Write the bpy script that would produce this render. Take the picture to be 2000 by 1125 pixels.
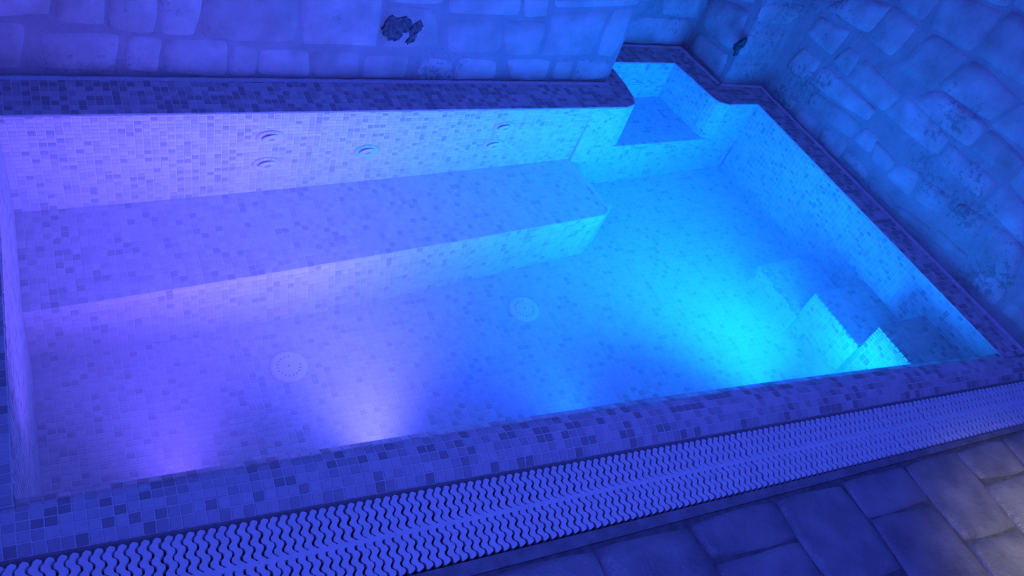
import bpy, bmesh, math, random
import numpy as np
from mathutils import Matrix, Vector

# ------------------------------------------------------------------ clear
for o in list(bpy.data.objects):
    bpy.data.objects.remove(o, do_unlink=True)
scene = bpy.context.scene
COL = scene.collection
random.seed(7)
rng = np.random.default_rng(11)

# ------------------------------------------------------------------ camera
CAM = np.array([0.1927016, -0.9748163, 1.6637665])
RW = np.array([[0.8709938, -0.4022499, 0.2820724],
               [-0.1199595, -0.7308894, -0.6718708],
               [0.4764237, 0.5513580, -0.6848538]])     # rows: right, down, forward
FPX = 1500.0
cd = bpy.data.cameras.new('camera')
cam = bpy.data.objects.new('camera', cd)
COL.objects.link(cam)
cd.sensor_width = 36.0
cd.lens = FPX / 2000.0 * 36.0
cd.clip_start = 0.02
m = Matrix.Identity(4)
for i in range(3):
    m[i][0] = RW[0][i]; m[i][1] = -RW[1][i]; m[i][2] = -RW[2][i]; m[i][3] = CAM[i]
cam.matrix_world = m
scene.camera = cam

# ------------------------------------------------------------------ view
vs = scene.view_settings
vs.view_transform = 'Standard'
vs.look = 'None'
vs.exposure = 0.0
vs.gamma = 1.0
vs.use_curve_mapping = False
scene.cycles.adaptive_threshold = 0.04
scene.cycles.max_bounces = 6
scene.cycles.diffuse_bounces = 3
scene.cycles.glossy_bounces = 3
scene.cycles.transmission_bounces = 6
scene.cycles.volume_bounces = 1

# ------------------------------------------------------------------ world and lamps
w = bpy.data.worlds.new('room_glow')
scene.world = w
w.use_nodes = True
w.node_tree.nodes['Background'].inputs[0].default_value = (0.06, 0.07, 1.0, 1)
w.node_tree.nodes['Background'].inputs[1].default_value = 0.40

def lamp(name, kind, loc, target, color, energy, **kw):
    l = bpy.data.lights.new(name, kind)
    l.color = color
    l.energy = energy
    for k, v in kw.items():
        setattr(l, k, v)
    o = bpy.data.objects.new(name, l)
    COL.objects.link(o)
    o.location = loc
    d = Vector(target) - Vector(loc)
    o.rotation_euler = d.to_track_quat('-Z', 'Y').to_euler()
    return o

# underwater colour lamps in the front wall of the pool (below the front rim, hidden from here)
for lx, lz, tz, lc, le, cone in ((0.33, -0.40, -0.02, (0.165, 0.090, 1.0), 88, 112), (0.85, -0.40, -0.04, (0.116, 0.100, 1.0), 265, 114),
                                 (1.50, -0.42, -0.20, (0.0, 0.075, 1.0), 230, 120), (2.26, -0.40, 0.02, (0.0, 0.150, 1.0), 680, 126)):
    ly = -0.055 * lx - 0.01 * lx * lx + .012
    lamp('underwater_lamp', 'SPOT', (lx, ly, lz), (lx, 1.3, tz), lc, le,
         spot_size=math.radians(cone), spot_blend=1.0, shadow_soft_size=0.09)
lamp('underwater_lamp', 'SPOT', (2.56, -0.18, -0.47), (3.20, 0.62, -0.36), (0.0, 0.20, 1.0), 85,
     spot_size=math.radians(150), spot_blend=1.0, shadow_soft_size=0.09)
# blue fill light added overhead, no fixture seen, and a dim white lamp beyond the right end of the deck
lamp('blue_fill', 'AREA', (1.2, -0.6, 2.7), (1.2, -0.3, 0.0), (0.05, 0.10, 1.0), 52, shape='DISK', size=0.9)
lamp('passage_lamp', 'SPOT', (2.75, -1.40, 2.0), (2.72, -1.22, 0.0), (1.0, 0.90, 0.30), 120,
     spot_size=math.radians(40), spot_blend=1.0, shadow_soft_size=0.1)

# ------------------------------------------------------------------ materials
def mat(name, rough=0.6, spec=0.4):
    mt = bpy.data.materials.new(name)
    mt.use_nodes = True
    nt = mt.node_tree
    b = nt.nodes['Principled BSDF']
    b.inputs['Roughness'].default_value = rough
    b.inputs['Specular IOR Level'].default_value = spec
    return mt, nt, b

def noise_color(nt, b, c0, c1, scale, detail=4, obj_random=0.0, lo=0.35, hi=0.65):
    tc = nt.nodes.new('ShaderNodeTexCoord')
    geo = nt.nodes.new('ShaderNodeNewGeometry')
    n = nt.nodes.new('ShaderNodeTexNoise')
    n.inputs['Scale'].default_value = scale
    n.inputs['Detail'].default_value = detail
    nt.links.new(geo.outputs['Position'], n.inputs['Vector'])
    r = nt.nodes.new('ShaderNodeValToRGB')
    r.color_ramp.elements[0].position = lo
    r.color_ramp.elements[1].position = hi
    r.color_ramp.elements[0].color = (*c0, 1)
    r.color_ramp.elements[1].color = (*c1, 1)
    nt.links.new(n.outputs['Fac'], r.inputs['Fac'])
    out = r.outputs['Color']
    if obj_random:
        oi = nt.nodes.new('ShaderNodeObjectInfo')
        mr = nt.nodes.new('ShaderNodeMapRange')
        mr.inputs['To Min'].default_value = 1 - obj_random
        mr.inputs['To Max'].default_value = 1 + obj_random
        nt.links.new(oi.outputs['Random'], mr.inputs['Value'])
        vm = nt.nodes.new('ShaderNodeVectorMath')
        vm.operation = 'SCALE'
        nt.links.new(out, vm.inputs[0])
        nt.links.new(mr.outputs['Result'], vm.inputs['Scale'])
        out = vm.outputs['Vector']
    nt.links.new(out, b.inputs['Base Color'])
    return geo, out

def bump(nt, b, geo, scales, dist, strength=0.5):
    prev = None
    for s, d in zip(scales, dist):
        n = nt.nodes.new('ShaderNodeTexNoise')
        n.inputs['Scale'].default_value = s
        n.inputs['Detail'].default_value = 6
        nt.links.new(geo.outputs['Position'], n.inputs['Vector'])
        bp = nt.nodes.new('ShaderNodeBump')
        bp.inputs['Strength'].default_value = strength
        bp.inputs['Distance'].default_value = d
        nt.links.new(n.outputs['Fac'], bp.inputs['Height'])
        if prev:
            nt.links.new(prev.outputs['Normal'], bp.inputs['Normal'])
        prev = bp
    nt.links.new(prev.outputs['Normal'], b.inputs['Normal'])

TONES = []
for nm, c in (('tile_cream', 0.56), ('tile_sand', 0.50), ('tile_beige', 0.43), ('tile_brown', 0.31)):
    mt, nt, b = mat(nm, 0.5, 0.35)
    noise_color(nt, b, (c * .97, c * .95, c * .93), (c * 1.03, c * 1.01, c * .98), 60, 2)
    TONES.append(mt)
M_GROUT, nt, b = mat('grout', 0.85, 0.2)
noise_color(nt, b, (.58, .57, .56), (.68, .67, .66), 90, 3)

def stone_material(name, c0, c1, pits=0.38):
    mt, nt, b = mat(name, 0.92, 0.15)
    geo, col = noise_color(nt, b, c0, c1, 9, 8, 0.16, 0.3, 0.7)
    # pits and pores: small dark holes with a shape of their own
    n = nt.nodes.new('ShaderNodeTexNoise')
    n.inputs['Scale'].default_value = 48
    n.inputs['Detail'].default_value = 5
    n.inputs['Roughness'].default_value = 0.65
    nt.links.new(geo.outputs['Position'], n.inputs['Vector'])
    n2 = nt.nodes.new('ShaderNodeTexNoise')
    n2.inputs['Scale'].default_value = 3.2
    n2.inputs['Detail'].default_value = 2
    nt.links.new(geo.outputs['Position'], n2.inputs['Vector'])
    ad = nt.nodes.new('ShaderNodeMath'); ad.operation = 'ADD'
    nt.links.new(n.outputs['Fac'], ad.inputs[0]); nt.links.new(n2.outputs['Fac'], ad.inputs[1])
    r = nt.nodes.new('ShaderNodeValToRGB')
    r.color_ramp.elements[0].position = 0.60
    r.color_ramp.elements[1].position = 0.70
    r.color_ramp.elements[0].color = (1 - pits,) * 3 + (1,)
    r.color_ramp.elements[1].color = (1, 1, 1, 1)
    hf = nt.nodes.new('ShaderNodeMath'); hf.operation = 'MULTIPLY'; hf.inputs[1].default_value = 0.8
    nt.links.new(ad.outputs[0], hf.inputs[0])
    nt.links.new(hf.outputs[0], r.inputs['Fac'])
    mx = nt.nodes.new('ShaderNodeVectorMath'); mx.operation = 'MULTIPLY'
    nt.links.new(col, mx.inputs[0]); nt.links.new(r.outputs['Color'], mx.inputs[1])
    nt.links.new(mx.outputs['Vector'], b.inputs['Base Color'])
    bump(nt, b, geo, (12, 45, 160), (0.012, 0.006, 0.002), 0.6)
    return mt
M_STONE = stone_material('limestone', (.40, .38, .35), (.62, .60, .57))
M_MORTAR = stone_material('lime_mortar', (.33, .32, .305), (.45, .43, .415), 0.25)
M_SLAB, nt, b = mat('deck_slab', 0.42, 0.5)
geo, _ = noise_color(nt, b, (.17, .17, .18), (.30, .29, .28), 7, 6, 0.12)
bump(nt, b, geo, (9, 34, 140), (0.022, 0.009, 0.0025), 0.6)
M_JOINT, nt, b = mat('deck_joint', 0.8, 0.3)
geo, _ = noise_color(nt, b, (.10, .10, .10), (.16, .16, .16), 40)
M_CONC, nt, b = mat('concrete_border', 0.7, 0.3)
geo, _ = noise_color(nt, b, (.17, .17, .17), (.25, .25, .25), 25)
bump(nt, b, geo, (60,), (0.002,))
M_PLASTIC, nt, b = mat('white_plastic', 0.38, 0.5)
noise_color(nt, b, (.70, .70, .70), (.76, .76, .76), 30)
M_JET, nt, b = mat('jet_plastic', 0.3, 0.5)
noise_color(nt, b, (.54, .54, .55), (.58, .58, .59), 30)
M_HOLE, nt, b = mat('jet_opening', 0.6, 0.3)
noise_color(nt, b, (.26, .26, .27), (.30, .30, .31), 30)
M_LENS, nt, b = mat('jet_blue_face', 0.2, 0.5)
noise_color(nt, b, (.22, .66, .72), (.26, .72, .78), 30)
M_TROUGH, nt, b = mat('channel', 0.7, 0.3)
noise_color(nt, b, (.03, .03, .035), (.05, .05, .055), 12)
M_DARK, nt, b = mat('dark_rough', 0.95, 0.1)
geo, _ = noise_color(nt, b, (.04, .04, .05), (.15, .15, .16), 60, 5)
bump(nt, b, geo, (80,), (0.006,))
M_DROP, nt, b = mat('droplet', 0.03, 0.6)
b.inputs['Base Color'].default_value = (.9, .9, .9, 1)
b.inputs['Transmission Weight'].default_value = 1.0
b.inputs['IOR'].default_value = 1.333
M_WATER, nt, b = mat('pool_water', 0.0, 0.5)
b.inputs['Base Color'].default_value = (1, 1, 1, 1)
b.inputs['Transmission Weight'].default_value = 1.0
b.inputs['IOR'].default_value = 1.333
HAZE = 0.45
if HAZE > 0:
    v = nt.nodes.new('ShaderNodeVolumeScatter')
    v.inputs['Color'].default_value = (.9, .95, 1, 1)
    v.inputs['Density'].default_value = HAZE
    v.inputs['Anisotropy'].default_value = 0.2
    nt.links.new(v.outputs[0], nt.nodes['Material Output'].inputs['Volume'])

# ------------------------------------------------------------------ helpers
def link(name, me, parent=None, mtx=None):
    o = bpy.data.objects.new(name, me)
    COL.objects.link(o)
    if parent:
        o.parent = parent
    if mtx is not None:
        o.matrix_basis = mtx
    return o

def tag(o, label=None, cat=None, group=None, kind=None):
    if label: o['label'] = label
    if cat: o['category'] = cat
    if group: o['group'] = group
    if kind: o['kind'] = kind
    return o

def mesh(name, verts, faces, mats, midx=None, smooth=False):
    me = bpy.data.meshes.new(name)
    me.from_pydata([tuple(map(float, v)) for v in verts], [], faces)
    for mm in (mats if isinstance(mats, (list, tuple)) else [mats]):
        me.materials.append(mm)
    if midx is not None:
        me.polygons.foreach_set('material_index', np.asarray(midx, np.int32))
    if smooth:
        me.polygons.foreach_set('use_smooth', np.ones(len(me.polygons), bool))
    me.update()
    return me

def prism(name, poly, z0, z1, material):
    """solid from a plan polygon (counter-clockwise)"""
    n = len(poly)
    v = [(x, y, z0) for x, y in poly] + [(x, y, z1) for x, y in poly]
    f = [tuple(range(n - 1, -1, -1)), tuple(range(n, 2 * n))]
    f += [(i, (i + 1) % n, n + (i + 1) % n, n + i) for i in range(n)]
    return mesh(name, v, f, material)

def box(name, x0, x1, y0, y1, z0, z1, material):
    return prism(name, [(x0, y0), (x1, y0), (x1, y1), (x0, y1)], z0, z1, material)

def px(P):
    q = (np.asarray(P) - CAM) @ RW.T
    return np.stack([1000 + FPX * q[..., 0] / q[..., 2], 562.5 + FPX * q[..., 1] / q[..., 2]], -1)

def px_size(Q):
    """apparent edge length of tile quads (n,4,3); 0 when outside the picture"""
    p = px(Q)
    c = p.mean(1)
    d1, d2 = p[:, 2] - p[:, 0], p[:, 3] - p[:, 1]
    s = np.sqrt(np.abs(d1[:, 0] * d2[:, 1] - d1[:, 1] * d2[:, 0]) / 2)
    s[(c[:, 0] < 0) | (c[:, 0] > 2000) | (c[:, 1] < 0) | (c[:, 1] > 1125)] = 0
    return s

TP = 0.025          # mosaic pitch
GR = 0.0014         # half joint
TH = 0.0016         # tile proud of the joint

def bil(a, b, c, d):
    a, b, c, d = map(lambda t: np.array(t, float), (a, b, c, d))
    def P(u, v):
        u = u[..., None]; v = v[..., None]
        return a * (1 - u) * (1 - v) + b * u * (1 - v) + c * u * v + d * (1 - u) * v
    return P

def grid_quads(P, nu, nv):
    """tile corner quads over a patch and the patch's own joint surface"""
    u = np.linspace(0, 1, nu + 1); v = np.linspace(0, 1, nv + 1)
    U, V = np.meshgrid(u, v, indexing='ij')
    G = P(U, V)
    Q = np.stack([G[:-1, :-1], G[1:, :-1], G[1:, 1:], G[:-1, 1:]], 2).reshape(-1, 4, 3)
    return G, Q

def inset(Q):
    e1 = Q[:, 1] - Q[:, 0]; e2 = Q[:, 3] - Q[:, 0]
    l1 = np.linalg.norm(e1, axis=1, keepdims=True); l2 = np.linalg.norm(e2, axis=1, keepdims=True)
    a, b = GR * e1 / l1, GR * e2 / l2
    return np.stack([Q[:, 0] + a + b, Q[:, 1] - a + b, Q[:, 2] - a - b, Q[:, 3] + a - b], 1)

def normals(Q):
    n = np.cross(Q[:, 2] - Q[:, 0], Q[:, 3] - Q[:, 1])
    return n / np.linalg.norm(n, axis=1, keepdims=True)

def tones(n, dark=0.16, mid=0.2):
    r = rng.random(n)
    return np.where(r < dark, 3, np.where(r < dark + mid, 2, np.where(r < .68, 1, 0)))

UNIT = []
for k in range(4):
    i = 0.46
    v = [(-.5, -.5, 0), (.5, -.5, 0), (.5, .5, 0), (-.5, .5, 0), (-i, -i, 1), (i, -i, 1), (i, i, 1), (-i, i, 1)]
    f = [(4, 5, 6, 7), (0, 1, 5, 4), (1, 2, 6, 5), (2, 3, 7, 6), (3, 0, 4, 7)]
    UNIT.append(mesh('mosaic_tile', v, f, TONES[k]))

def emit_tiles(groups, quota, dark=0.16, mid=0.2, minpx=10.0):
    """groups: list of (parent, quads, in_view). The quota of tiles that show largest become
    objects of their own; the rest of each group is one joined part."""
    Qs = [inset(q) for _, q, _ in groups]
    sizes = [px_size(q) if vis else np.zeros(len(q)) for (_, _, vis), q in zip(groups, Qs)]
    allv = np.concatenate(sizes)
    thr = max(minpx, np.sort(allv)[-quota] if len(allv) > quota else 0)
    left = quota
    for (par, _, _), Q, s in zip(groups, Qs, sizes):
        N = normals(Q); t = tones(len(Q), dark, mid)
        single = np.where(s >= thr)[0][:left]
        left -= len(single)
        for i in single:
            q, n = Q[i], N[i]
            c = q.mean(0); e1 = (q[1] - q[0] + q[2] - q[3]) / 2; e2 = (q[3] - q[0] + q[2] - q[1]) / 2
            mm = Matrix(((e1[0], e2[0], n[0] * TH, c[0]), (e1[1], e2[1], n[1] * TH, c[1]),
                         (e1[2], e2[2], n[2] * TH, c[2]), (0, 0, 0, 1)))
            link('mosaic_tile', UNIT[t[i]], par, mm)
        keep = np.ones(len(Q), bool); keep[single] = False
        if keep.any():
            Qk, Nk, tk = Q[keep], N[keep], t[keep]
            c = Qk.mean(1, keepdims=True)
            top = c + (Qk - c) * .92 + Nk[:, None] * TH
            V = np.concatenate([Qk, top], 1).reshape(-1, 3)
            n = len(Qk)
            base = np.arange(n)[:, None, None] * 8
            pat = np.array([(4, 5, 6, 7), (0, 1, 5, 4), (1, 2, 6, 5), (2, 3, 7, 6), (3, 0, 4, 7)])[None]
            F = (base + pat).reshape(-1, 4)
            me = bpy.data.meshes.new('mosaic_tiles')
            me.from_pydata(V.tolist(), [], F.tolist())
            for mm in TONES: me.materials.append(mm)
            me.polygons.foreach_set('material_index', np.repeat(tk, 5).astype(np.int32))
            me.update()
            tag(link('mosaic_tiles', me, par), kind='stuff')

def sheet(name, G, material, parent=None, back=None):
    """joint surface of a patch, given thickness against its normal"""
    nu, nv = G.shape[:2]
    A = G.reshape(-1, 3)
    n = np.cross(G[-1, -1] - G[0, 0], G[0, -1] - G[-1, 0]); n = n / np.linalg.norm(n)
    th = 0.03 if back is None else back
    B = A - n * th
    f = []
    idx = lambda i, j: i * nv + j
    off = len(A)
    for i in range(nu - 1):
        for j in range(nv - 1):
            f.append((idx(i, j), idx(i + 1, j), idx(i + 1, j + 1), idx(i, j + 1)))
    # back and sides in one coarse skin
    f.append((off + idx(0, 0), off + idx(0, nv - 1), off + idx(nu - 1, nv - 1), off + idx(nu - 1, 0)))
    for i in range(nu - 1):
        f.append((idx(i + 1, 0), idx(i, 0), off + idx(i, 0), off + idx(i + 1, 0)))
        f.append((idx(i, nv - 1), idx(i + 1, nv - 1), off + idx(i + 1, nv - 1), off + idx(i, nv - 1)))
    for j in range(nv - 1):
        f.append((idx(0, j), idx(0, j + 1), off + idx(0, j + 1), off + idx(0, j)))
        f.append((idx(nu - 1, j + 1), idx(nu - 1, j), off + idx(nu - 1, j), off + idx(nu - 1, j + 1)))
    return link(name, mesh(name, np.concatenate([A, B]), f, material), parent)

def coarse(P, nu, nv):
    U, V = np.meshgrid(np.linspace(0, 1, nu + 1), np.linspace(0, 1, nv + 1), indexing='ij')
    return P(U, V)

def npitch(a, b):
    return max(1, int(round(np.linalg.norm(np.array(a, float) - np.array(b, float)) / TP)))

# ================================================================== PLAN OF THE POOL (metres, water level z = 0)
FLOOR_Z, BENCH_Z, SEAT_Z = -0.85, -0.59, -0.45
def yi(x): return -0.055 * x - 0.0100 * x * x        # inner edge of the front rim
def yo(x): return -0.130 - 0.083 * x                 # outer edge of the front rim = grate
def yg(x): return -0.353 - 0.0670 * x                # outer edge of the grate
def yd(x): return -0.403 - 0.0590 * x                # edge of the slabs
CT = 0.008                                           # coping top
SH = (CAM[2] - CT) / CAM[2]
def up(p):                                           # plan point of the coping edge above the water edge
    return (CAM[0] + (p[0] - CAM[0]) * SH, CAM[1] + (p[1] - CAM[1]) * SH)

# ------------------------------------------------------------------ basin
basin = link('pool_basin', None)
tag(basin, 'sunken plunge pool basin lined with small pale mosaic tiles', 'pool', kind='structure')
G_TILES = []
def patch(part, a, b, c, d, vis=True, th=None):
    P = bil(a, b, c, d)
    nu, nv = npitch(a, b), npitch(b, c)
    nu = max(nu, npitch(d, c))
    G, Q = grid_quads(P, nu, nv)
    G_TILES.append((part, Q, vis))
    return coarse(P, max(1, nu // 8), max(1, nv // 4))

def part(name, sheets, parent=basin, th=0.03):
    """one part: joint skins of several patches merged in one mesh"""
    V, F = [], []
    for G in sheets:
        nu, nv = G.shape[:2]
        o = len(V)
        V += [tuple(p) for p in G.reshape(-1, 3)]
        for i in range(nu - 1):
            for j in range(nv - 1):
                F.append((o + i * nv + j, o + (i + 1) * nv + j, o + (i + 1) * nv + j + 1, o + i * nv + j + 1))
    return V, F

def basin_part(name, quads, label=None, vis=True):
    o = link(name, None, basin)
    sh = [patch(o, *q, vis=vis) for q in quads]
    V, F = part(name, sh)
    o2 = link(name, mesh(name, V, F, M_GROUT), basin)
    for i, (p, Q, s) in enumerate(G_TILES):
        if p is o: G_TILES[i] = (o2, Q, s)
    bpy.data.objects.remove(o)
    o2.name = name
    md = o2.modifiers.new('thickness', 'SOLIDIFY'); md.thickness = 0.02; md.offset = -1
    if label: o2['label'] = label
    return o2

# outline at the water, counter-clockwise seen from above
BL, BR = (0.0, 1.290), (2.376, 1.304)
NICHE = [(2.376, 1.304), (2.430, 1.323), (2.452, 1.377), (2.468, 1.480), (2.470, 1.662), (2.898, 1.668),
         (2.922, 1.526), (2.940, 1.384), (2.958, 1.338), (3.008, 1.317)]
CR = (3.203, 1.319); FR = (3.203, yi(3.203)); FL = (0.0, 0.0)
def q4(p, r, zt, zb, pb=None, rb=None):
    pb = pb or p; rb = rb or r
    return ((*p, zt), (*pb, zb), (*rb, zb), (*r, zt))
ZT = 0.004
BX = 2.20
bw = 1.290 + (1.304 - 1.290) * BX / 2.376
basin_part('basin_wall', [q4((0, 1.290), (BX, bw), ZT, BENCH_Z, (0, 1.252), (BX, 1.334)),
                         q4((BX, bw), (2.376, 1.304), ZT, FLOOR_Z, (BX, 1.318), (2.42, 1.31))])
BENCH = [(0.0, 0.832), (0.52, 0.872), (1.07, 0.898), (1.73, 0.942), (2.17, 0.962), (2.235, 0.985), (2.252, 1.03)]
# bench: top, front, rounded corner and end
bt = []
bq = [((0, .832, BENCH_Z), (1.10, .900, BENCH_Z), (1.10, 1.293, BENCH_Z), (0, 1.252, BENCH_Z)),
      ((1.10, .900, BENCH_Z), (2.20, .962, BENCH_Z), (2.14, 1.333, BENCH_Z), (1.10, 1.293, BENCH_Z)),
      ((2.20, .962, BENCH_Z), (2.258, 1.005, BENCH_Z), (2.205, 1.335, BENCH_Z), (2.14, 1.333, BENCH_Z)),
      ((0, .780, FLOOR_Z), (1.10, .828, FLOOR_Z), (1.10, .900, BENCH_Z), (0, .832, BENCH_Z)),
      ((1.10, .828, FLOOR_Z), (2.11, .905, FLOOR_Z), (2.20, .962, BENCH_Z), (1.10, .900, BENCH_Z)),
      ((2.11, .905, FLOOR_Z), (2.20, .96, FLOOR_Z), (2.258, 1.005, BENCH_Z), (2.20, .962, BENCH_Z)),
      ((2.20, .96, FLOOR_Z), (2.19, 1.33, FLOOR_Z), (2.205, 1.335, BENCH_Z), (2.258, 1.005, BENCH_Z))]
basin_part('bench', bq)
basin_part('basin_wall', [q4(FL, BL, ZT, FLOOR_Z)])
basin_part('basin_wall', [q4((3.203, yi(3.203)), (1.6, yi(1.6)), -.024, FLOOR_Z), q4((1.6, yi(1.6)), (0, 0), -.024, FLOOR_Z)], vis=False)
basin_part('basin_wall', [q4(CR, FR, ZT, FLOOR_Z)])
basin_part('basin_wall', [q4(NICHE[i], NICHE[i + 1], ZT, SEAT_Z) for i in range(len(NICHE) - 1)] +
           [q4((3.008, 1.317), CR, ZT, SEAT_Z)])
basin_part('niche_seat', [((2.376, 1.306, SEAT_Z), (2.955, 1.318, SEAT_Z), (2.92, 1.67, SEAT_Z), (2.45, 1.66, SEAT_Z)),
                          ((2.376, 1.306, SEAT_Z), (2.42, 1.31, FLOOR_Z), (3.203, 1.33, FLOOR_Z), (3.203, 1.319, SEAT_Z))])
basin_part('floor_mosaic', [((0, 0, FLOOR_Z), (3.203, yi(3.203), FLOOR_Z), (3.203, 1.335, FLOOR_Z), (0, 1.30, FLOOR_Z))])
STEPS = [(2.855, 0.29, 0.58, -0.66), (2.885, 0.01, 0.30, -0.45), (2.915, -0.26, 0.015, -0.25)]
for x0, y0, y1, z in STEPS:
    basin_part('step', [((x0, y0, z), (3.203, y0, z), (3.203, y1, z), (x0, y1, z)),
                        ((x0, y1, FLOOR_Z), (x0, y0, FLOOR_Z), (x0, y0, z), (x0, y1, z)),
                        ((3.203, y1, FLOOR_Z), (x0, y1, FLOOR_Z), (x0, y1, z), (3.203, y1, z))])
emit_tiles(G_TILES, 300, 0.09, 0.2)

# ------------------------------------------------------------------ water
wo = [(-.04, 1.35), (-.04, -.045), (.8, yi(.8) - .045), (1.6, yi(1.6) - .045), (2.4, yi(2.4) - .045), (3.24, yi(3.24) - .045), (3.24, 1.36),
      (3.04, 1.36), (2.99, 1.38), (2.97, 1.40), (2.954, 1.54), (2.938, 1.71), (2.43, 1.704), (2.426, 1.48), (2.412, 1.40), (2.40, 1.37), (2.376, 1.35)]
water = link('pool_water', prism('pool_water', wo, -0.9, 0.0, M_WATER))
tag(water, 'still glowing violet to cyan pool water inside the mosaic basin', 'water')

# ------------------------------------------------------------------ front rim (rounded, overflowing into the grate)
PROF = [(0, -.030), (1 / 6, -.0035), (2 / 6, .005), (.5, .007), (4 / 6, .004), (5 / 6, -.004), (1.0, -.020)]
def rim_P(U, V):
    x = -0.30 + U * (3.335 + 0.30)
    a, b = yi(x), yo(x)
    z = np.interp(V, [p[0] for p in PROF], [p[1] for p in PROF])
    return np.stack([x, a + (b - a) * V, z], -1)
rimG, rimQ = grid_quads(rim_P, 145, 6)
rimQ = rimQ[:, [0, 3, 2, 1]]
Gc = coarse(rim_P, 145, 6)[:, ::-1]
rim = sheet('trim_1', Gc, M_GROUT)
tag(rim, 'rounded front pool rim of small square mosaic tiles beside the white grate', 'pool rim', kind='structure')
emit_tiles([(rim, rimQ, True)], 300, 0.22, 0.22)

# ------------------------------------------------------------------ copings of the other sides
def clip(poly, quad):
    """Sutherland-Hodgman: convex quad clipped by convex ccw polygon"""
    out = [np.array(p) for p in quad]
    n = len(poly)
    for i in range(n):
        a, b = np.array(poly[i]), np.array(poly[(i + 1) % n])
        e = b - a
        ins = lambda p: e[0] * (p[1] - a[1]) - e[1] * (p[0] - a[0])
        res = []
        for j in range(len(out)):
            p, q = out[j], out[(j + 1) % len(out)]
            sp, sq = ins(p), ins(q)
            if sp >= 0: res.append(p)
            if (sp >= 0) != (sq >= 0): res.append(p + (q - p) * sp / (sp - sq))
        out = res
        if len(out) < 3: return []
    return out

def area2(poly):
    return sum(poly[i][0] * poly[(i + 1) % len(poly)][1] - poly[(i + 1) % len(poly)][0] * poly[i][1] for i in range(len(poly)))

def coping(name, polys, label, quota):
    """polys: list of (ccw convex polygon, grid origin, grid direction)"""
    V, F = [], []
    quads, odd = [], []
    for poly, org, dr in polys:
        if area2(poly) < 0: poly = poly[::-1]
        n = len(poly); o = len(V)
        V += [(x, y, .0015) for x, y in poly] + [(x, y, CT - .002) for x, y in poly]
        cx, cy = np.mean(poly, 0)
        V += [(x + (cx - x) * .004, y + (cy - y) * .02, CT) for x, y in poly]
        F.append(tuple(range(o + n - 1, o - 1, -1))); F.append(tuple(range(o + 2 * n, o + 3 * n)))
        for r in (0, 1):
            F += [(o + r * n + i, o + r * n + (i + 1) % n, o + (r + 1) * n + (i + 1) % n, o + (r + 1) * n + i) for i in range(n)]
        d = np.array(dr, float); d /= np.linalg.norm(d); e = np.array([-d[1], d[0]])
        P = np.array(poly) - np.array(org)
        s, t = P @ d, P @ e
        for i in range(int(math.floor(s.min() / TP)), int(math.ceil(s.max() / TP))):
            for j in range(int(math.floor(t.min() / TP)), int(math.ceil(t.max() / TP))):
                g = GR
                c = [np.array(org) + d * (i * TP + a) + e * (j * TP + b) for a, b in ((g, g), (TP - g, g), (TP - g, TP - g), (g, TP - g))]
                k = clip(poly, c)
                if not k or abs(area2(k)) < 2 * (TP - 2 * g) ** 2 * .12: continue
                if len(k) == 4 and abs(abs(area2(k)) / 2 - (TP - 2 * g) ** 2) < 1e-8: quads.append(k)
                else: odd.append(k)
    o = link(name, mesh(name, V, F, M_GROUT))
    tag(o, label, 'pool rim', kind='structure')
    Q = np.array([[(p[0], p[1], CT) for p in q] for q in quads])
    c = Q.mean(1, keepdims=True)
    Q = c + (Q - c) * (TP / (TP - 2 * GR))
    emit_tiles([(o, Q, True)], quota, 0.32, 0.30)
    if odd:      # cut tiles along the edges, joined
        V, F, mi = [], [], []
        for k in odd:
            b0 = len(V); n = len(k); c = np.mean(k, 0)
            V += [(p[0], p[1], CT) for p in k] + [(*(c + (p - c) * .94), CT + TH) for p in k]
            F.append(tuple(range(b0 + n, b0 + 2 * n)))
            F += [(b0 + i, b0 + (i + 1) % n, b0 + n + (i + 1) % n, b0 + n + i) for i in range(n)]
            mi += [int(tones(1, .24, .26)[0])] * (n + 1)
        tag(link('cut_tiles', mesh('cut_tiles', V, F, TONES, mi), o), kind='stuff')
    return o

WB = [(-0.34, 1.487), (2.372, 1.480), (2.372, 1.815), (3.030, 1.810), (3.062, 1.480), (3.335, 1.462), (3.345, -0.45)]
WB = [up(p) for p in WB]
nu_ = [up(p) for p in NICHE]
uBL, uCR, uFR = up(BL), up(CR), up((3.203, yi(3.203) + .004))
coping('trim_2', [([(-0.33, uBL[1]), uBL, nu_[0], nu_[1], nu_[2], WB[1], WB[0]], (0, uBL[1]), (1, .003))],
       'long dark mosaic ledge between the water and the back stone wall', 300)
coping('trim_3', [([nu_[2], nu_[3], nu_[4], WB[2], WB[1]], nu_[3], (0.01, 1)),
                  ([nu_[4], nu_[5], WB[3], WB[2]], nu_[4], (1, .014)),
                  ([nu_[5], nu_[6], nu_[7], nu_[8], WB[4], WB[3]], nu_[6], (0.12, -1)),
                  ([nu_[8], nu_[9], uCR, WB[5], WB[4]], nu_[9], (1, -.01))],
       'mosaic ledge bending around the seat niche in the far corner', 60)
coping('trim_4', [([uCR, WB[5], WB[6], (uFR[0], WB[6][1])][::1] if False else [uCR, (uFR[0], uFR[1] - .03), (WB[6][0], uFR[1] - .04), WB[5]], uCR, (0, -1))],
       'narrow mosaic ledge along the foot of the right stone wall', 200)
coping('trim_5', [([(-0.33, uBL[1]), (-0.33, yi(-.3) - .03), (0.0, -.03), (0.0, uBL[1])], (0, 0), (0, 1))],
       'mosaic ledge at the left end of the pool', 60)

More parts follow.
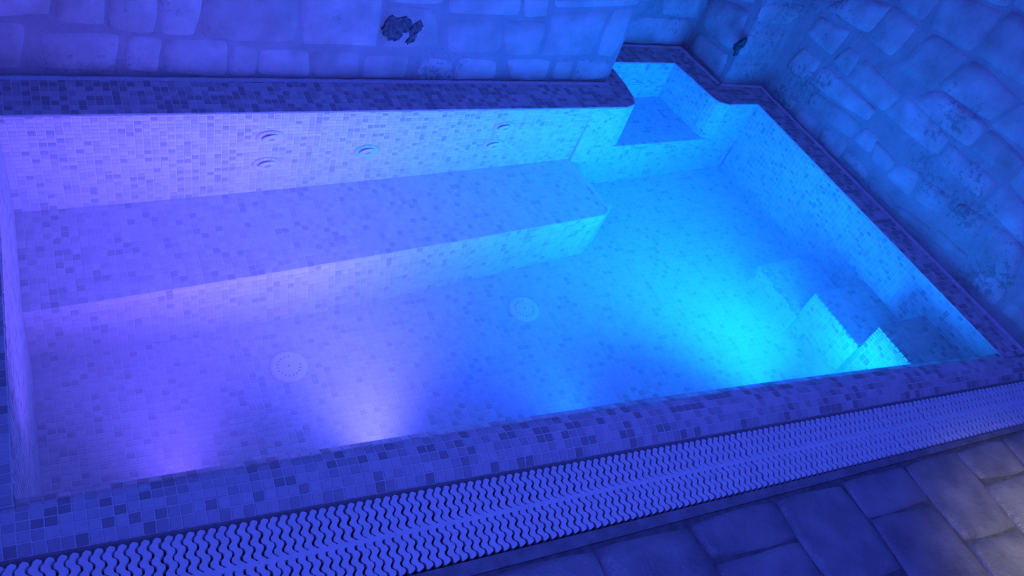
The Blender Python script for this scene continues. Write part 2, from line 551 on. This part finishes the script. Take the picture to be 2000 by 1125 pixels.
# mortar bead along the foot of the walls
def bead(a, b, name='mortar_bead', r=.011):
    a, b = Vector((*a, CT)), Vector((*b, CT))
    d = (b - a); L = d.length; d.normalize(); n = Vector((d.y, -d.x, 0))     # to the right of the run = pool side
    V, F = [], []
    K = max(2, int(L / .05)); S = 5
    for i in range(K + 1):
        p = a + d * (L * i / K)
        for j in range(S):
            t = math.pi * j / (S - 1)
            rr = r * (1 + .18 * math.sin(i * 2.1) * math.sin(i * .7))
            V.append(tuple(p + n * rr * math.cos(t) + Vector((0, 0, rr * .8 * math.sin(t)))))
    for i in range(K):
        for j in range(S - 1):
            F.append((i * S + j, (i + 1) * S + j, (i + 1) * S + j + 1, i * S + j + 1))
    return mesh(name, V, F, M_GROUT, smooth=True)

# ------------------------------------------------------------------ stone walls
def stone_mesh(quad, to3, prot, seed, n=(9, 8), mat_=None, grow=0.0, rnd=0.55, edge=0.013, wob=1.0):
    """a dressed block: bilinear quad in the wall plane, rounded corners, worn edges, uneven face"""
    r = np.random.default_rng(seed)
    q = np.array(quad, float)
    if area2(q) > 0: q = q[::-1]
    q = q + r.normal(0, .0025, q.shape)
    gc = q.mean(0)
    q = q + grow * np.sign(q - gc)
    nu, nv = n
    lu = (np.linalg.norm(q[1] - q[0]) + np.linalg.norm(q[2] - q[3])) / 2
    lv = (np.linalg.norm(q[3] - q[0]) + np.linalg.norm(q[2] - q[1])) / 2
    def axis(k, L):
        e = min(edge / L, .2)
        inner = np.linspace(e, 1 - e, k - 2)
        return np.concatenate([[0], inner, [1]])
    us, vs_ = axis(nu, lu), axis(nv, lv)
    ph = r.random(8) * 6.28
    fr = r.uniform(8, 24, 8)
    V = []
    for i, u in enumerate(us):
        for j, v in enumerate(vs_):
            # wobble of the outline and rounding of the corners
            uu = u + wob * .005 / lu * math.sin(ph[0] + fr[0] * v * lv + 3 * u) * (1 if 0 < v < 1 else .6)
            vv = v + wob * .004 / lv * math.sin(ph[1] + fr[1] * u * lu + 3 * v)
            du, dv = abs(u - .5) * 2, abs(v - .5) * 2
            k = max(0., du + dv - 1.45) * rnd
            uu = .5 + (uu - .5) * (1 - k * .022 / lu * 2); vv = .5 + (vv - .5) * (1 - k * .022 / lv * 2)
            p = q[0] * (1 - uu) * (1 - vv) + q[1] * uu * (1 - vv) + q[2] * uu * vv + q[3] * (1 - uu) * vv
            h = prot
            if i in (0, nu - 1) or j in (0, nv - 1):
                h = -.004
            else:
                d = min(min(i, nu - 1 - i), min(j, nv - 1 - j))
                h = prot * (.80 if d == 1 else 1.0)
                h += prot * .16 * (math.sin(ph[2] + fr[2] * p[0]) * math.sin(ph[3] + fr[3] * p[1]) + .8 * r.normal() * .35)
            V.append(to3(p[0], p[1], h))
    F = []
    for i in range(nu - 1):
        for j in range(nv - 1):
            F.append((i * nv + j, i * nv + j + 1, (i + 1) * nv + j + 1, (i + 1) * nv + j))
    me = mesh('stone', V, F, mat_ or M_STONE, smooth=True)
    # faces must look out of the wall
    c0 = np.array(to3(*q.mean(0), 0)); c1 = np.array(to3(*q.mean(0), 1))
    if np.dot(np.array(me.polygons[len(me.polygons) // 2].normal), c1 - c0) < 0:
        me.flip_normals()
    return me

def lay(wall, quads, to3, prot=.008, seed=0, grow=.005, name='stone'):
    for i, q in enumerate(quads):
        me = stone_mesh(q, to3, prot * random.uniform(.75, 1.3), seed + i, grow=grow)
        link(name, me, wall)

def courses(traced, u0, u1, z0, z1, seed):
    """the same coursed masonry carried on around the traced stones"""
    r = random.Random(seed)
    bbs = []
    for q in traced:
        a = np.array(q); bbs.append((a[:, 0].min(), a[:, 0].max(), a[:, 1].min(), a[:, 1].max()))
    out = []
    z = z0
    while z < z1:
        h = r.uniform(.11, .17)
        u = u0
        while u < u1 - .06:
            wdt = min(r.uniform(.14, .34), u1 - u)
            q = (u + .006, u + wdt - .006, z + .006, z + h - .006)
            if not any(q[0] < b[1] - .012 and q[1] > b[0] + .012 and q[2] < b[3] - .012 and q[3] > b[2] + .012 for b in bbs):
                out.append(((q[0], q[3]), (q[1], q[3]), (q[1], q[2]), (q[0], q[2])))
            u += wdt
        z += h
    return out

S_BACK = [((-0.027,0.197),(0.107,0.196),(0.086,0.035),(-0.054,0.036)),
  ((0.148,0.175),(0.368,0.168),(0.349,0.033),(0.128,0.034)),
  ((0.386,0.165),(0.493,0.166),(0.48,0.025),(0.372,0.032)),
  ((0.505,0.16),(0.693,0.162),(0.692,0.024),(0.499,0.025)),
  ((0.714,0.139),(0.798,0.135),(0.793,0.025),(0.702,0.026)),
  ((0.812,0.13),(0.971,0.128),(0.99,0.017),(0.808,0.021)),
  ((0.986,0.129),(1.162,0.127),(1.179,0.014),(1.001,0.017)),
  ((1.188,0.115),(1.378,0.12),(1.379,0.014),(1.193,0.017)),
  ((1.429,0.112),(1.55,0.104),(1.583,0.011),(1.416,0.014)),
  ((1.583,0.116),(1.756,0.113),(1.772,0.013),(1.591,0.013)),
  ((1.794,0.114),(2.023,0.117),(2.031,0.012),(1.856,0.013)),
  ((2.045,0.115),(2.145,0.115),(2.154,0.014),(2.058,0.013)),
  ((2.161,0.115),(2.347,0.12),(2.359,0.018),(2.165,0.014)),
  ((0.001,0.364),(0.214,0.382),(0.176,0.219),(-0.024,0.212)),
  ((0.224,0.382),(0.354,0.393),(0.326,0.192),(0.188,0.206)),
  ((0.364,0.394),(0.502,0.405),(0.466,0.183),(0.336,0.185)),
  ((0.514,0.406),(0.621,0.415),(0.598,0.177),(0.478,0.176)),
  ((0.628,0.415),(0.923,0.439),(0.928,0.158),(0.61,0.17)),
  ((0.94,0.441),(1.203,0.462),(1.237,0.156),(0.946,0.155)),
  ((1.247,0.323),(1.427,0.327),(1.487,0.162),(1.255,0.148)),
  ((1.213,0.463),(1.451,0.482),(1.461,0.344),(1.236,0.334)),
  ((1.484,0.282),(1.732,0.29),(1.762,0.14),(1.538,0.134)),
  ((1.748,0.291),(1.937,0.296),(1.955,0.135),(1.779,0.133)),
  ((1.951,0.328),(2.22,0.361),(2.213,0.14),(1.97,0.136)),
  ((2.241,0.367),(2.351,0.378),(2.337,0.143),(2.243,0.14)),
  ((1.884,0.517),(2.366,0.557),(2.364,0.391),(1.96,0.351)),
  ((1.763,0.508),(1.868,0.516),(1.93,0.314),(1.82,0.312)),
  ((1.467,0.484),(1.745,0.506),(1.802,0.311),(1.496,0.304))]
S_RECESS = [((2.572,0.153),(3.006,0.161),(3.025,0.018),(2.589,0.017)),
  ((2.501,0.394),(2.703,0.411),(2.795,0.181),(2.565,0.168)),
  ((2.727,0.413),(2.993,0.434),(3.046,0.18),(2.821,0.179))]
S_SIDE = [((1.766,0.123),(1.519,0.153),(1.503,0.026),(1.778,0.018)),
  ((1.806,0.302),(1.521,0.384),(1.512,0.171),(1.764,0.144)),
  ((1.836,0.42),(1.57,0.559),(1.522,0.409),(1.803,0.326))]
S_PIER = [((3.029,0.145),(3.31,0.14),(3.3,0.025),(3.039,0.035)),
  ((2.994,0.309),(3.285,0.333),(3.311,0.163),(3.037,0.174)),
  ((2.99,0.449),(3.329,0.459),(3.297,0.355),(3.005,0.352)),
  ((2.946,0.612),(3.387,0.648),(3.343,0.486),(2.996,0.47))]
S_RIGHT = [((1.438,0.085),(1.222,0.093),(1.221,0.011),(1.422,0.011)),
  ((1.183,0.082),(1.023,0.083),(1.001,0.014),(1.179,0.012)),
  ((0.997,0.093),(0.858,0.116),(0.849,0.027),(1.004,0.027)),
  ((0.821,0.104),(0.693,0.089),(0.671,0.034),(0.844,0.038)),
  ((0.656,0.08),(0.507,0.075),(0.488,0.025),(0.648,0.024)),
  ((0.478,0.065),(0.3,0.105),(0.291,0.041),(0.477,0.035)),
  ((0.27,0.116),(0.108,0.129),(0.07,0.098),(0.278,0.045)),
  ((0.046,0.123),(-0.088,0.136),(-0.121,0.053),(0.053,0.055)),
  ((-0.141,0.116),(-0.33,0.124),(-0.374,0.053),(-0.14,0.053)),
  ((1.355,0.313),(1.225,0.301),(1.237,0.157),(1.407,0.174)),
  ((1.204,0.304),(0.831,0.317),(0.841,0.245),(1.228,0.198)),
  ((1.183,0.188),(0.843,0.224),(0.863,0.13),(1.163,0.105)),
  ((0.755,0.215),(0.606,0.211),(0.606,0.138),(0.721,0.131)),
  ((0.829,0.231),(0.746,0.232),(0.739,0.14),(0.856,0.142)),
  ((0.589,0.21),(0.494,0.246),(0.46,0.131),(0.604,0.125)),
  ((0.483,0.241),(0.304,0.261),(0.301,0.172),(0.45,0.131)),
  ((0.283,0.266),(0.147,0.289),(0.149,0.194),(0.284,0.173)),
  ((0.121,0.291),(-0.031,0.305),(-0.117,0.141),(0.089,0.139)),
  ((1.368,0.461),(1.177,0.497),(1.188,0.353),(1.396,0.351)),
  ((1.147,0.443),(1.057,0.443),(1.064,0.331),(1.178,0.343)),
  ((1.043,0.447),(0.779,0.434),(0.807,0.328),(1.051,0.326)),
  ((0.755,0.443),(0.481,0.427),(0.487,0.329),(0.81,0.324)),
  ((0.466,0.418),(0.224,0.427),(0.221,0.323),(0.48,0.321)),
  ((0.199,0.428),(0.077,0.431),(-0.021,0.315),(0.212,0.32)),
  ((1.282,0.613),(1.073,0.682),(1.101,0.53),(1.374,0.497)),
  ((1.068,0.685),(0.91,0.695),(0.937,0.507),(1.09,0.525)),
  ((0.83,0.696),(0.645,0.707),(0.678,0.517),(0.911,0.506)),
  ((0.652,0.547),(0.4,0.55),(0.409,0.442),(0.735,0.438)),
  ((0.375,0.551),(0.197,0.556),(0.215,0.44),(0.4,0.448)),
  ((0.18,0.55),(0.006,0.545),(-0.009,0.431),(0.2,0.438)),
  ((1.066,0.846),(0.892,0.819),(0.907,0.708),(1.058,0.702)),
  ((0.893,0.851),(0.646,0.905),(0.652,0.715),(0.886,0.702)),
  ((0.63,0.706),(0.377,0.704),(0.413,0.564),(0.675,0.556)),
  ((0.363,0.702),(0.225,0.723),(0.204,0.575),(0.396,0.56)),
  ((0.629,0.915),(0.386,0.936),(0.36,0.738),(0.635,0.726)),
  ((0.854,0.958),(0.682,1.048),(0.644,0.917),(0.881,0.869)),
  ((0.674,1.052),(0.427,1.07),(0.385,0.947),(0.632,0.93))]
DARK_BACK = [((1.237,0.249),(1.259,0.279),(1.295,0.281),(1.313,0.288),(1.342,0.275),(1.346,0.229),(1.327,0.219),(1.319,0.21),(1.302,0.188),(1.271,0.191),(1.252,0.208)),
  ((1.346,0.258),(1.378,0.27),(1.398,0.257),(1.386,0.235),(1.373,0.217),(1.377,0.195),(1.357,0.175),(1.34,0.185),(1.349,0.212),(1.344,0.237))]
DARK_PIER = [((3.045,0.279),(3.062,0.263),(3.054,0.23),(3.033,0.215),(3.043,0.185),(3.03,0.179),(3.015,0.212),(2.998,0.234),(3.02,0.256))]

YB, YR, XS, YP, XR = 1.482, 1.812, 3.058, 1.468, 3.333      # mortar planes
WH = 2.3
wall_back = link('wall_back', box('wall_back', -1.3, 2.360, YB, 2.0, -.05, WH, M_MORTAR))
tag(wall_back, 'rough coursed limestone wall behind the long side of the pool', 'wall', kind='structure')
tb = lambda u, v, h: (u, YB - h, v)
lay(wall_back, [tuple((min(a, 2.352), b) for a, b in q) for q in S_BACK], tb, seed=100)
lay(wall_back, courses(S_BACK, -1.28, 2.355, .02, 1.0, 5), tb, seed=300)
wall_rec = link('wall_recess', box('wall_recess', 2.360, XS, YR, 2.0, -.05, WH, M_MORTAR))
tag(wall_rec, 'short stone wall at the back of the corner recess', 'wall', kind='structure')
tr = lambda u, v, h: (u, YR - h, v)
lay(wall_rec, [tuple((min(a, 3.045), b) for a, b in q) for q in S_RECESS] + [((2.375, .15), (2.555, .155), (2.57, .02), (2.375, .02))], tr, seed=500)
lay(wall_rec, courses(S_RECESS, 2.37, 3.04, .45, 1.0, 8), tr, seed=540)
wall_pier = link('wall_pier', box('wall_pier', XS, 3.5, YP, 2.0, -.05, WH, M_MORTAR))
tag(wall_pier, 'stone pier standing between the recess and the right wall', 'wall', kind='structure')
tp = lambda u, v, h: (u, YP - h, v)
ts = lambda u, v, h: (XS - h, u, v)
lay(wall_pier, [tuple((max(3.060, a), b) for a, b in q) for q in S_PIER], tp, seed=600, grow=.003)
lay(wall_pier, [tuple((max(1.485, a), b) for a, b in q) for q in S_SIDE], ts, prot=.011, seed=620)
lay(wall_pier, courses(S_PIER, 3.05, 3.32, .66, 1.0, 9), tp, seed=640)
wall_right = link('wall_right', box('wall_right', XR, 3.5, -2.6, YP, -.05, WH, M_MORTAR))
tag(wall_right, 'rough coursed limestone wall along the right end of the pool', 'wall', kind='structure')
tw = lambda u, v, h: (XR - h, u, v)
lay(wall_right, S_RIGHT, tw, seed=700)
lay(wall_right, courses(S_RIGHT, -1.3, 1.44, .02, 1.25, 12), tw, seed=900)

def dark_patch(wall, poly, to3, lift):  # thin dark piece with a jagged outline, set on the stone face
    P = np.array(poly); r = np.random.default_rng(3)
    pts = []
    n = len(P)
    for i in range(n):
        a, b = P[i], P[(i + 1) % n]
        for t in (0, .33, .66):
            pts.append(a + (b - a) * t + r.normal(0, .0035, 2))
    c = np.mean(pts, 0)
    V = [to3(*p, lift - .014) for p in pts] + [to3(*p, lift) for p in pts] + [to3(*c, lift + .002)]
    k = len(pts)
    F = [(i, (i + 1) % k, k + (i + 1) % k, k + i) for i in range(k)] + [(k + i, k + (i + 1) % k, 2 * k) for i in range(k)]
    o = link('dark_blotch', mesh('dark_blotch', V, F, M_DARK), wall)
    o['label'] = 'dark patch on the stone'
for p in DARK_BACK: dark_patch(wall_back, p, tb, .0135)
for p in DARK_PIER: dark_patch(wall_pier, p, tp, .013)
link('mortar_bead', bead(WB[0], WB[1]), wall_back)
link('mortar_bead', bead(WB[1], WB[2]), wall_back)
link('mortar_bead', bead(WB[2], WB[3]), wall_rec)
link('mortar_bead', bead(WB[3], WB[4]), wall_pier)
link('mortar_bead', bead(WB[4], WB[5]), wall_pier)
link('mortar_bead', bead(WB[5], WB[6]), wall_right)

# ------------------------------------------------------------------ deck
XL = -1.3
deck = link('floor', prism('floor', [(XL, yg(XL) - .001), (XL, -2.6), (XR, -2.6), (XR, yg(XR) - .001)], -.20, -.019, M_JOINT))
tag(deck, 'dark stone paving of the deck in front of the grate', 'floor', kind='structure')
strip = link('border_strip', prism('border_strip', [(XL, yd(XL) + .006), (XR, yd(XR) + .006), (XR, yg(XR) - .003), (XL, yg(XL) - .003)], -.03, -.012, M_CONC), deck)
XJ = [-1.22, -.92, -.62, -.32, -.01, .30, .60, .89, 1.195, 1.497, 1.795, 2.066, 2.345, 2.60, 2.845, 3.09, 3.33]
FJ = {1.497: -.625, 1.795: -.805, 2.066: -.667, 2.345: -.830, 2.60: -.694, 2.845: -.87, 1.195: -.83, .89: -.60, .60: -.80, .30: -.58, -.01: -.76, -.32: -.56}
td = lambda u, v, h: (u, v, -.019 + h)
k = 0
for i in range(len(XJ) - 1):
    a, b = XJ[i], XJ[i + 1]
    ys = [yd((a + b) / 2), FJ.get(a, -.7)]
    while ys[-1] > -1.9: ys.append(ys[-1] - random.uniform(.27, .36))
    for j in range(len(ys) - 1):
        y0, y1 = ys[j], ys[j + 1]
        g = .0015
        ta = yd(a) if j == 0 else y0 + .012; tb_ = yd(b) if j == 0 else y0 - .008
        q = ((a + g, ta - g), (b - g, tb_ - g), (b - g - .006 * j, y1 - .008 + g), (a + g - .006 * j, y1 + .012 + g))
        me = stone_mesh(q, td, random.uniform(.0070, .0095), 2000 + k, (12, 12), M_SLAB, rnd=.4, edge=.008, wob=.7)
        link('slab', me, deck)
        k += 1

deck2 = link('floor', box('floor', XL, -.336, yg(-.8) + .03, YB, -.20, -.019, M_JOINT))
tag(deck2, 'dark stone paving beside the left end of the pool', 'floor', kind='structure')
for i, xa in enumerate((-1.29, -.97, -.65)):
    ya = yg(-.8) + .035 + (.14 if i % 2 else 0)
    while ya < YB - .1:
        yb2 = min(ya + random.uniform(.27, .34), YB - .005)
        q = ((xa + .002, yb2 - .002), (xa + .308, yb2 - .002), (xa + .308, ya + .002), (xa + .002, ya + .002))
        link('slab', stone_mesh(q, td, random.uniform(.0070, .0095), 2600 + k, (10, 10), M_SLAB, rnd=.4, edge=.008, wob=.7), deck2)
        k += 1
        ya = yb2

# ------------------------------------------------------------------ overflow channel and grate
ch = link('overflow_channel', prism('overflow_channel', [(XL, yg(XL)), (XR, yg(XR)), (XR, yo(XR) + .004), (XL, yo(XL) + .004)], -.20, -.11, M_TROUGH))
tag(ch, 'dark overflow channel under the white grate', 'channel', kind='structure')
grate = link('overflow_grate', None)
grate.location = (0, yo(0), -.02)
tag(grate, 'white plastic overflow grate of wavy interlocking bars along the front rim', 'grate')
PITCH = 0.0217
def bar_mesh():
    """one cross bar of unit length 1 in y (0 .. -1), wavy sides that interlock with its neighbours"""
    L = .200
    K = 56
    hw = (PITCH - .0046) / 2
    per = L / 6.5
    left, right = [], []
    for i in range(K + 1):
        t = L * i / K
        s = math.sin(2 * math.pi * t / per + .6)
        off = .0040 * math.tanh(1.9 * s) / math.tanh(1.9)
        e = min(t, L - t)
        r = .007
        wd = hw * (math.sqrt(max(0.02, 1 - (1 - min(e, r) / r) ** 2)))
        left.append((off - wd, -t / L)); right.append((off + wd, -t / L))
    V, F = [], []
    zt, zc, zb = 0.0, -.0012, -.016
    for i in range(K + 1):
        l, r_ = left[i], right[i]
        V += [(l[0], l[1], zb), (l[0], l[1], zc), (l[0] + .0012, l[1], zt), (r_[0] - .0012, r_[1], zt), (r_[0], r_[1], zc), (r_[0], r_[1], zb)]
    for i in range(K):
        o = i * 6
        for j in range(5):
            F.append((o + j, o + j + 1, o + 6 + j + 1, o + 6 + j))
    F.append((0, 5, 4, 3, 2, 1)[::-1]); o = K * 6
    F.append((o, o + 1, o + 2, o + 3, o + 4, o + 5)[::-1])
    me = mesh('grate_bar', V, F, M_PLASTIC)
    bmx = bmesh.new(); bmx.from_mesh(me); bmesh.ops.recalc_face_normals(bmx, faces=bmx.faces[:]); bmx.to_mesh(me); bmx.free()
    return me
BAR = bar_mesh()
x = -0.32; i = 0
GT = .010            # clearance to the rim
while x < XR - .02:
    a, b = yo(x) - GT, yg(x) + .004
    gap = .0012 if i % 9 == 0 else 0
    o = link('grate_bar', BAR, grate)
    o.location = (x + random.uniform(-.0004, .0004) + gap, a - yo(0), random.uniform(-.0006, .0006))
    o.scale = (1, a - b, 1)
    x += PITCH; i += 1
def spine_mesh(off, wd):
    V, F = [], []
    xs = np.linspace(-.33, XR - .005, 60)
    for xx in xs:
        a, b = yo(xx) - GT, yg(xx) + .004
        m_ = a + (b - a) * off - yo(0)
        V += [(xx, m_ - wd, -.012), (xx, m_ - wd, -.0009), (xx, m_ + wd, -.0009), (xx, m_ + wd, -.012)]
    for i in range(len(xs) - 1):
        o = i * 4
        F += [(o + j, o + 4 + j, o + 4 + (j + 1) % 4, o + (j + 1) % 4) for j in range(4)]
    F += [(0, 1, 2, 3), tuple(len(V) - 4 + t for t in (3, 2, 1, 0))]
    return mesh('spine', V, F, M_PLASTIC)
link('spine', spine_mesh(.5, .006), grate)

# ------------------------------------------------------------------ jets and floor inlets
def lathe(name, prof, material, n=40, parent=None, smooth=True):
    V, F = [], []
    for r, z in prof:
        for i in range(n):
            a = 2 * math.pi * i / n
            V.append((r * math.cos(a), r * math.sin(a), z))
    for k in range(len(prof) - 1):
        for i in range(n):
            F.append((k * n + i, k * n + (i + 1) % n, (k + 1) * n + (i + 1) % n, (k + 1) * n + i))
    F.append(tuple(range((len(prof) - 1) * n, len(prof) * n)))
    return link(name, mesh(name, V, F, material, smooth=smooth), parent)

def ring_of(name, n, r, size, z, material, parent, skip=()):
    V, F = [], []
    for i in range(n):
        if i in skip: continue
        a = 2 * math.pi * i / n
        d = Vector((math.cos(a), math.sin(a), 0)); t = Vector((-d.y, d.x, 0))
        o = len(V)
        for zz, k in ((z - .002, 1), (z + .0012, .8)):
            for sx, sy in ((-1, -1), (1, -1), (1, 1), (-1, 1)):
                p = d * (r + sx * size[0] * k) + t * sy * size[1] * k
                V.append((p.x, p.y, zz))
        F += [(o + 4, o + 5, o + 6, o + 7)] + [(o + j, o + (j + 1) % 4, o + 4 + (j + 1) % 4, o + 4 + j) for j in range(4)]
    return link(name, mesh(name, V, F, material), parent)

def jet(loc, label, normal=(0, -1, 0), blue=False, plain=False):
    e = link('massage_jet', None)
    e.matrix_basis = Matrix.Translation(loc) @ Vector(normal).to_track_quat('Z', 'Y').to_matrix().to_4x4()
    lathe('flange', [(.052, -.004), (.052, .004), (.048, .0065), (.042, .007), (.036, .004)], M_LENS if blue else M_JET, parent=e)
    if plain:
        lathe('cap', [(.036, .005), (.036, .009), (.030, .011), (.006, .012)], M_JET, parent=e)
        lathe('screw', [(.006, .011), (.006, .0135), (.004, .014)], M_HOLE, 12, e)
    else:
        ring_of('grip_ribs', 20, .0455, (.005, .0028), .0072, M_JET, e)
        nz = lathe('nozzle', [(.034, .003), (.033, .007), (.026, .011), (.018, .0125), (.013, .012)], M_JET, parent=e)
        nz.rotation_euler = (.25, .18, 0)
        lathe('opening', [(.0132, .011), (.0125, .0124), (.012, .0127)], M_HOLE, 20, nz)
    tag(e, label, 'jet', 'massage jets in the pool wall')
    return e
def on_back(x, z):
    t = -z / .59
    top = 1.290 + .0059 * x
    bot = 1.252 + (1.334 - 1.252) * x / BX
    return top + (bot - top) * t - .003
for (x, z, l, bl) in ((.816, -.187, 'round massage jet high on the violet back wall, above another jet', False),
                      (.808, -.384, 'round massage jet low on the violet back wall, below another jet', False),
                      (1.19, -.333, 'blue-faced round jet alone in the middle of the back wall', True),
                      (1.776, -.182, 'round massage jet high on the cyan back wall, near the ledge', False),
                      (1.754, -.355, 'round massage jet low on the cyan back wall, near the bench end', False)):
    jet((x, on_back(x, z), z), l, blue=bl)
jet((2.709, 1.662, -.303), 'flat round fitting on the back wall of the seat niche', plain=True)

def inlet(loc, label):
    e = link('floor_inlet', None)
    e.location = loc
    lathe('cover', [(.064, -.004), (.064, .004), (.060, .008), (.048, .011), (.036, .010), (.030, .012), (.010, .014)], M_PLASTIC, parent=e)
    ring_of('slots', 18, .039, (.0055, .0026), .0105, M_HOLE, e, skip=(1, 2, 3))
    lathe('screw', [(.004, .013), (.004, .0150), (.003, .0153)], M_HOLE, 10, e)
    tag(e, label, 'inlet', 'round inlets in the pool floor')
inlet((.756, .608, FLOOR_Z + .003), 'round white slotted inlet in the violet part of the pool floor')
inlet((1.717, .669, FLOOR_Z + .003), 'round white slotted inlet in the bluer pool floor near the bench end')
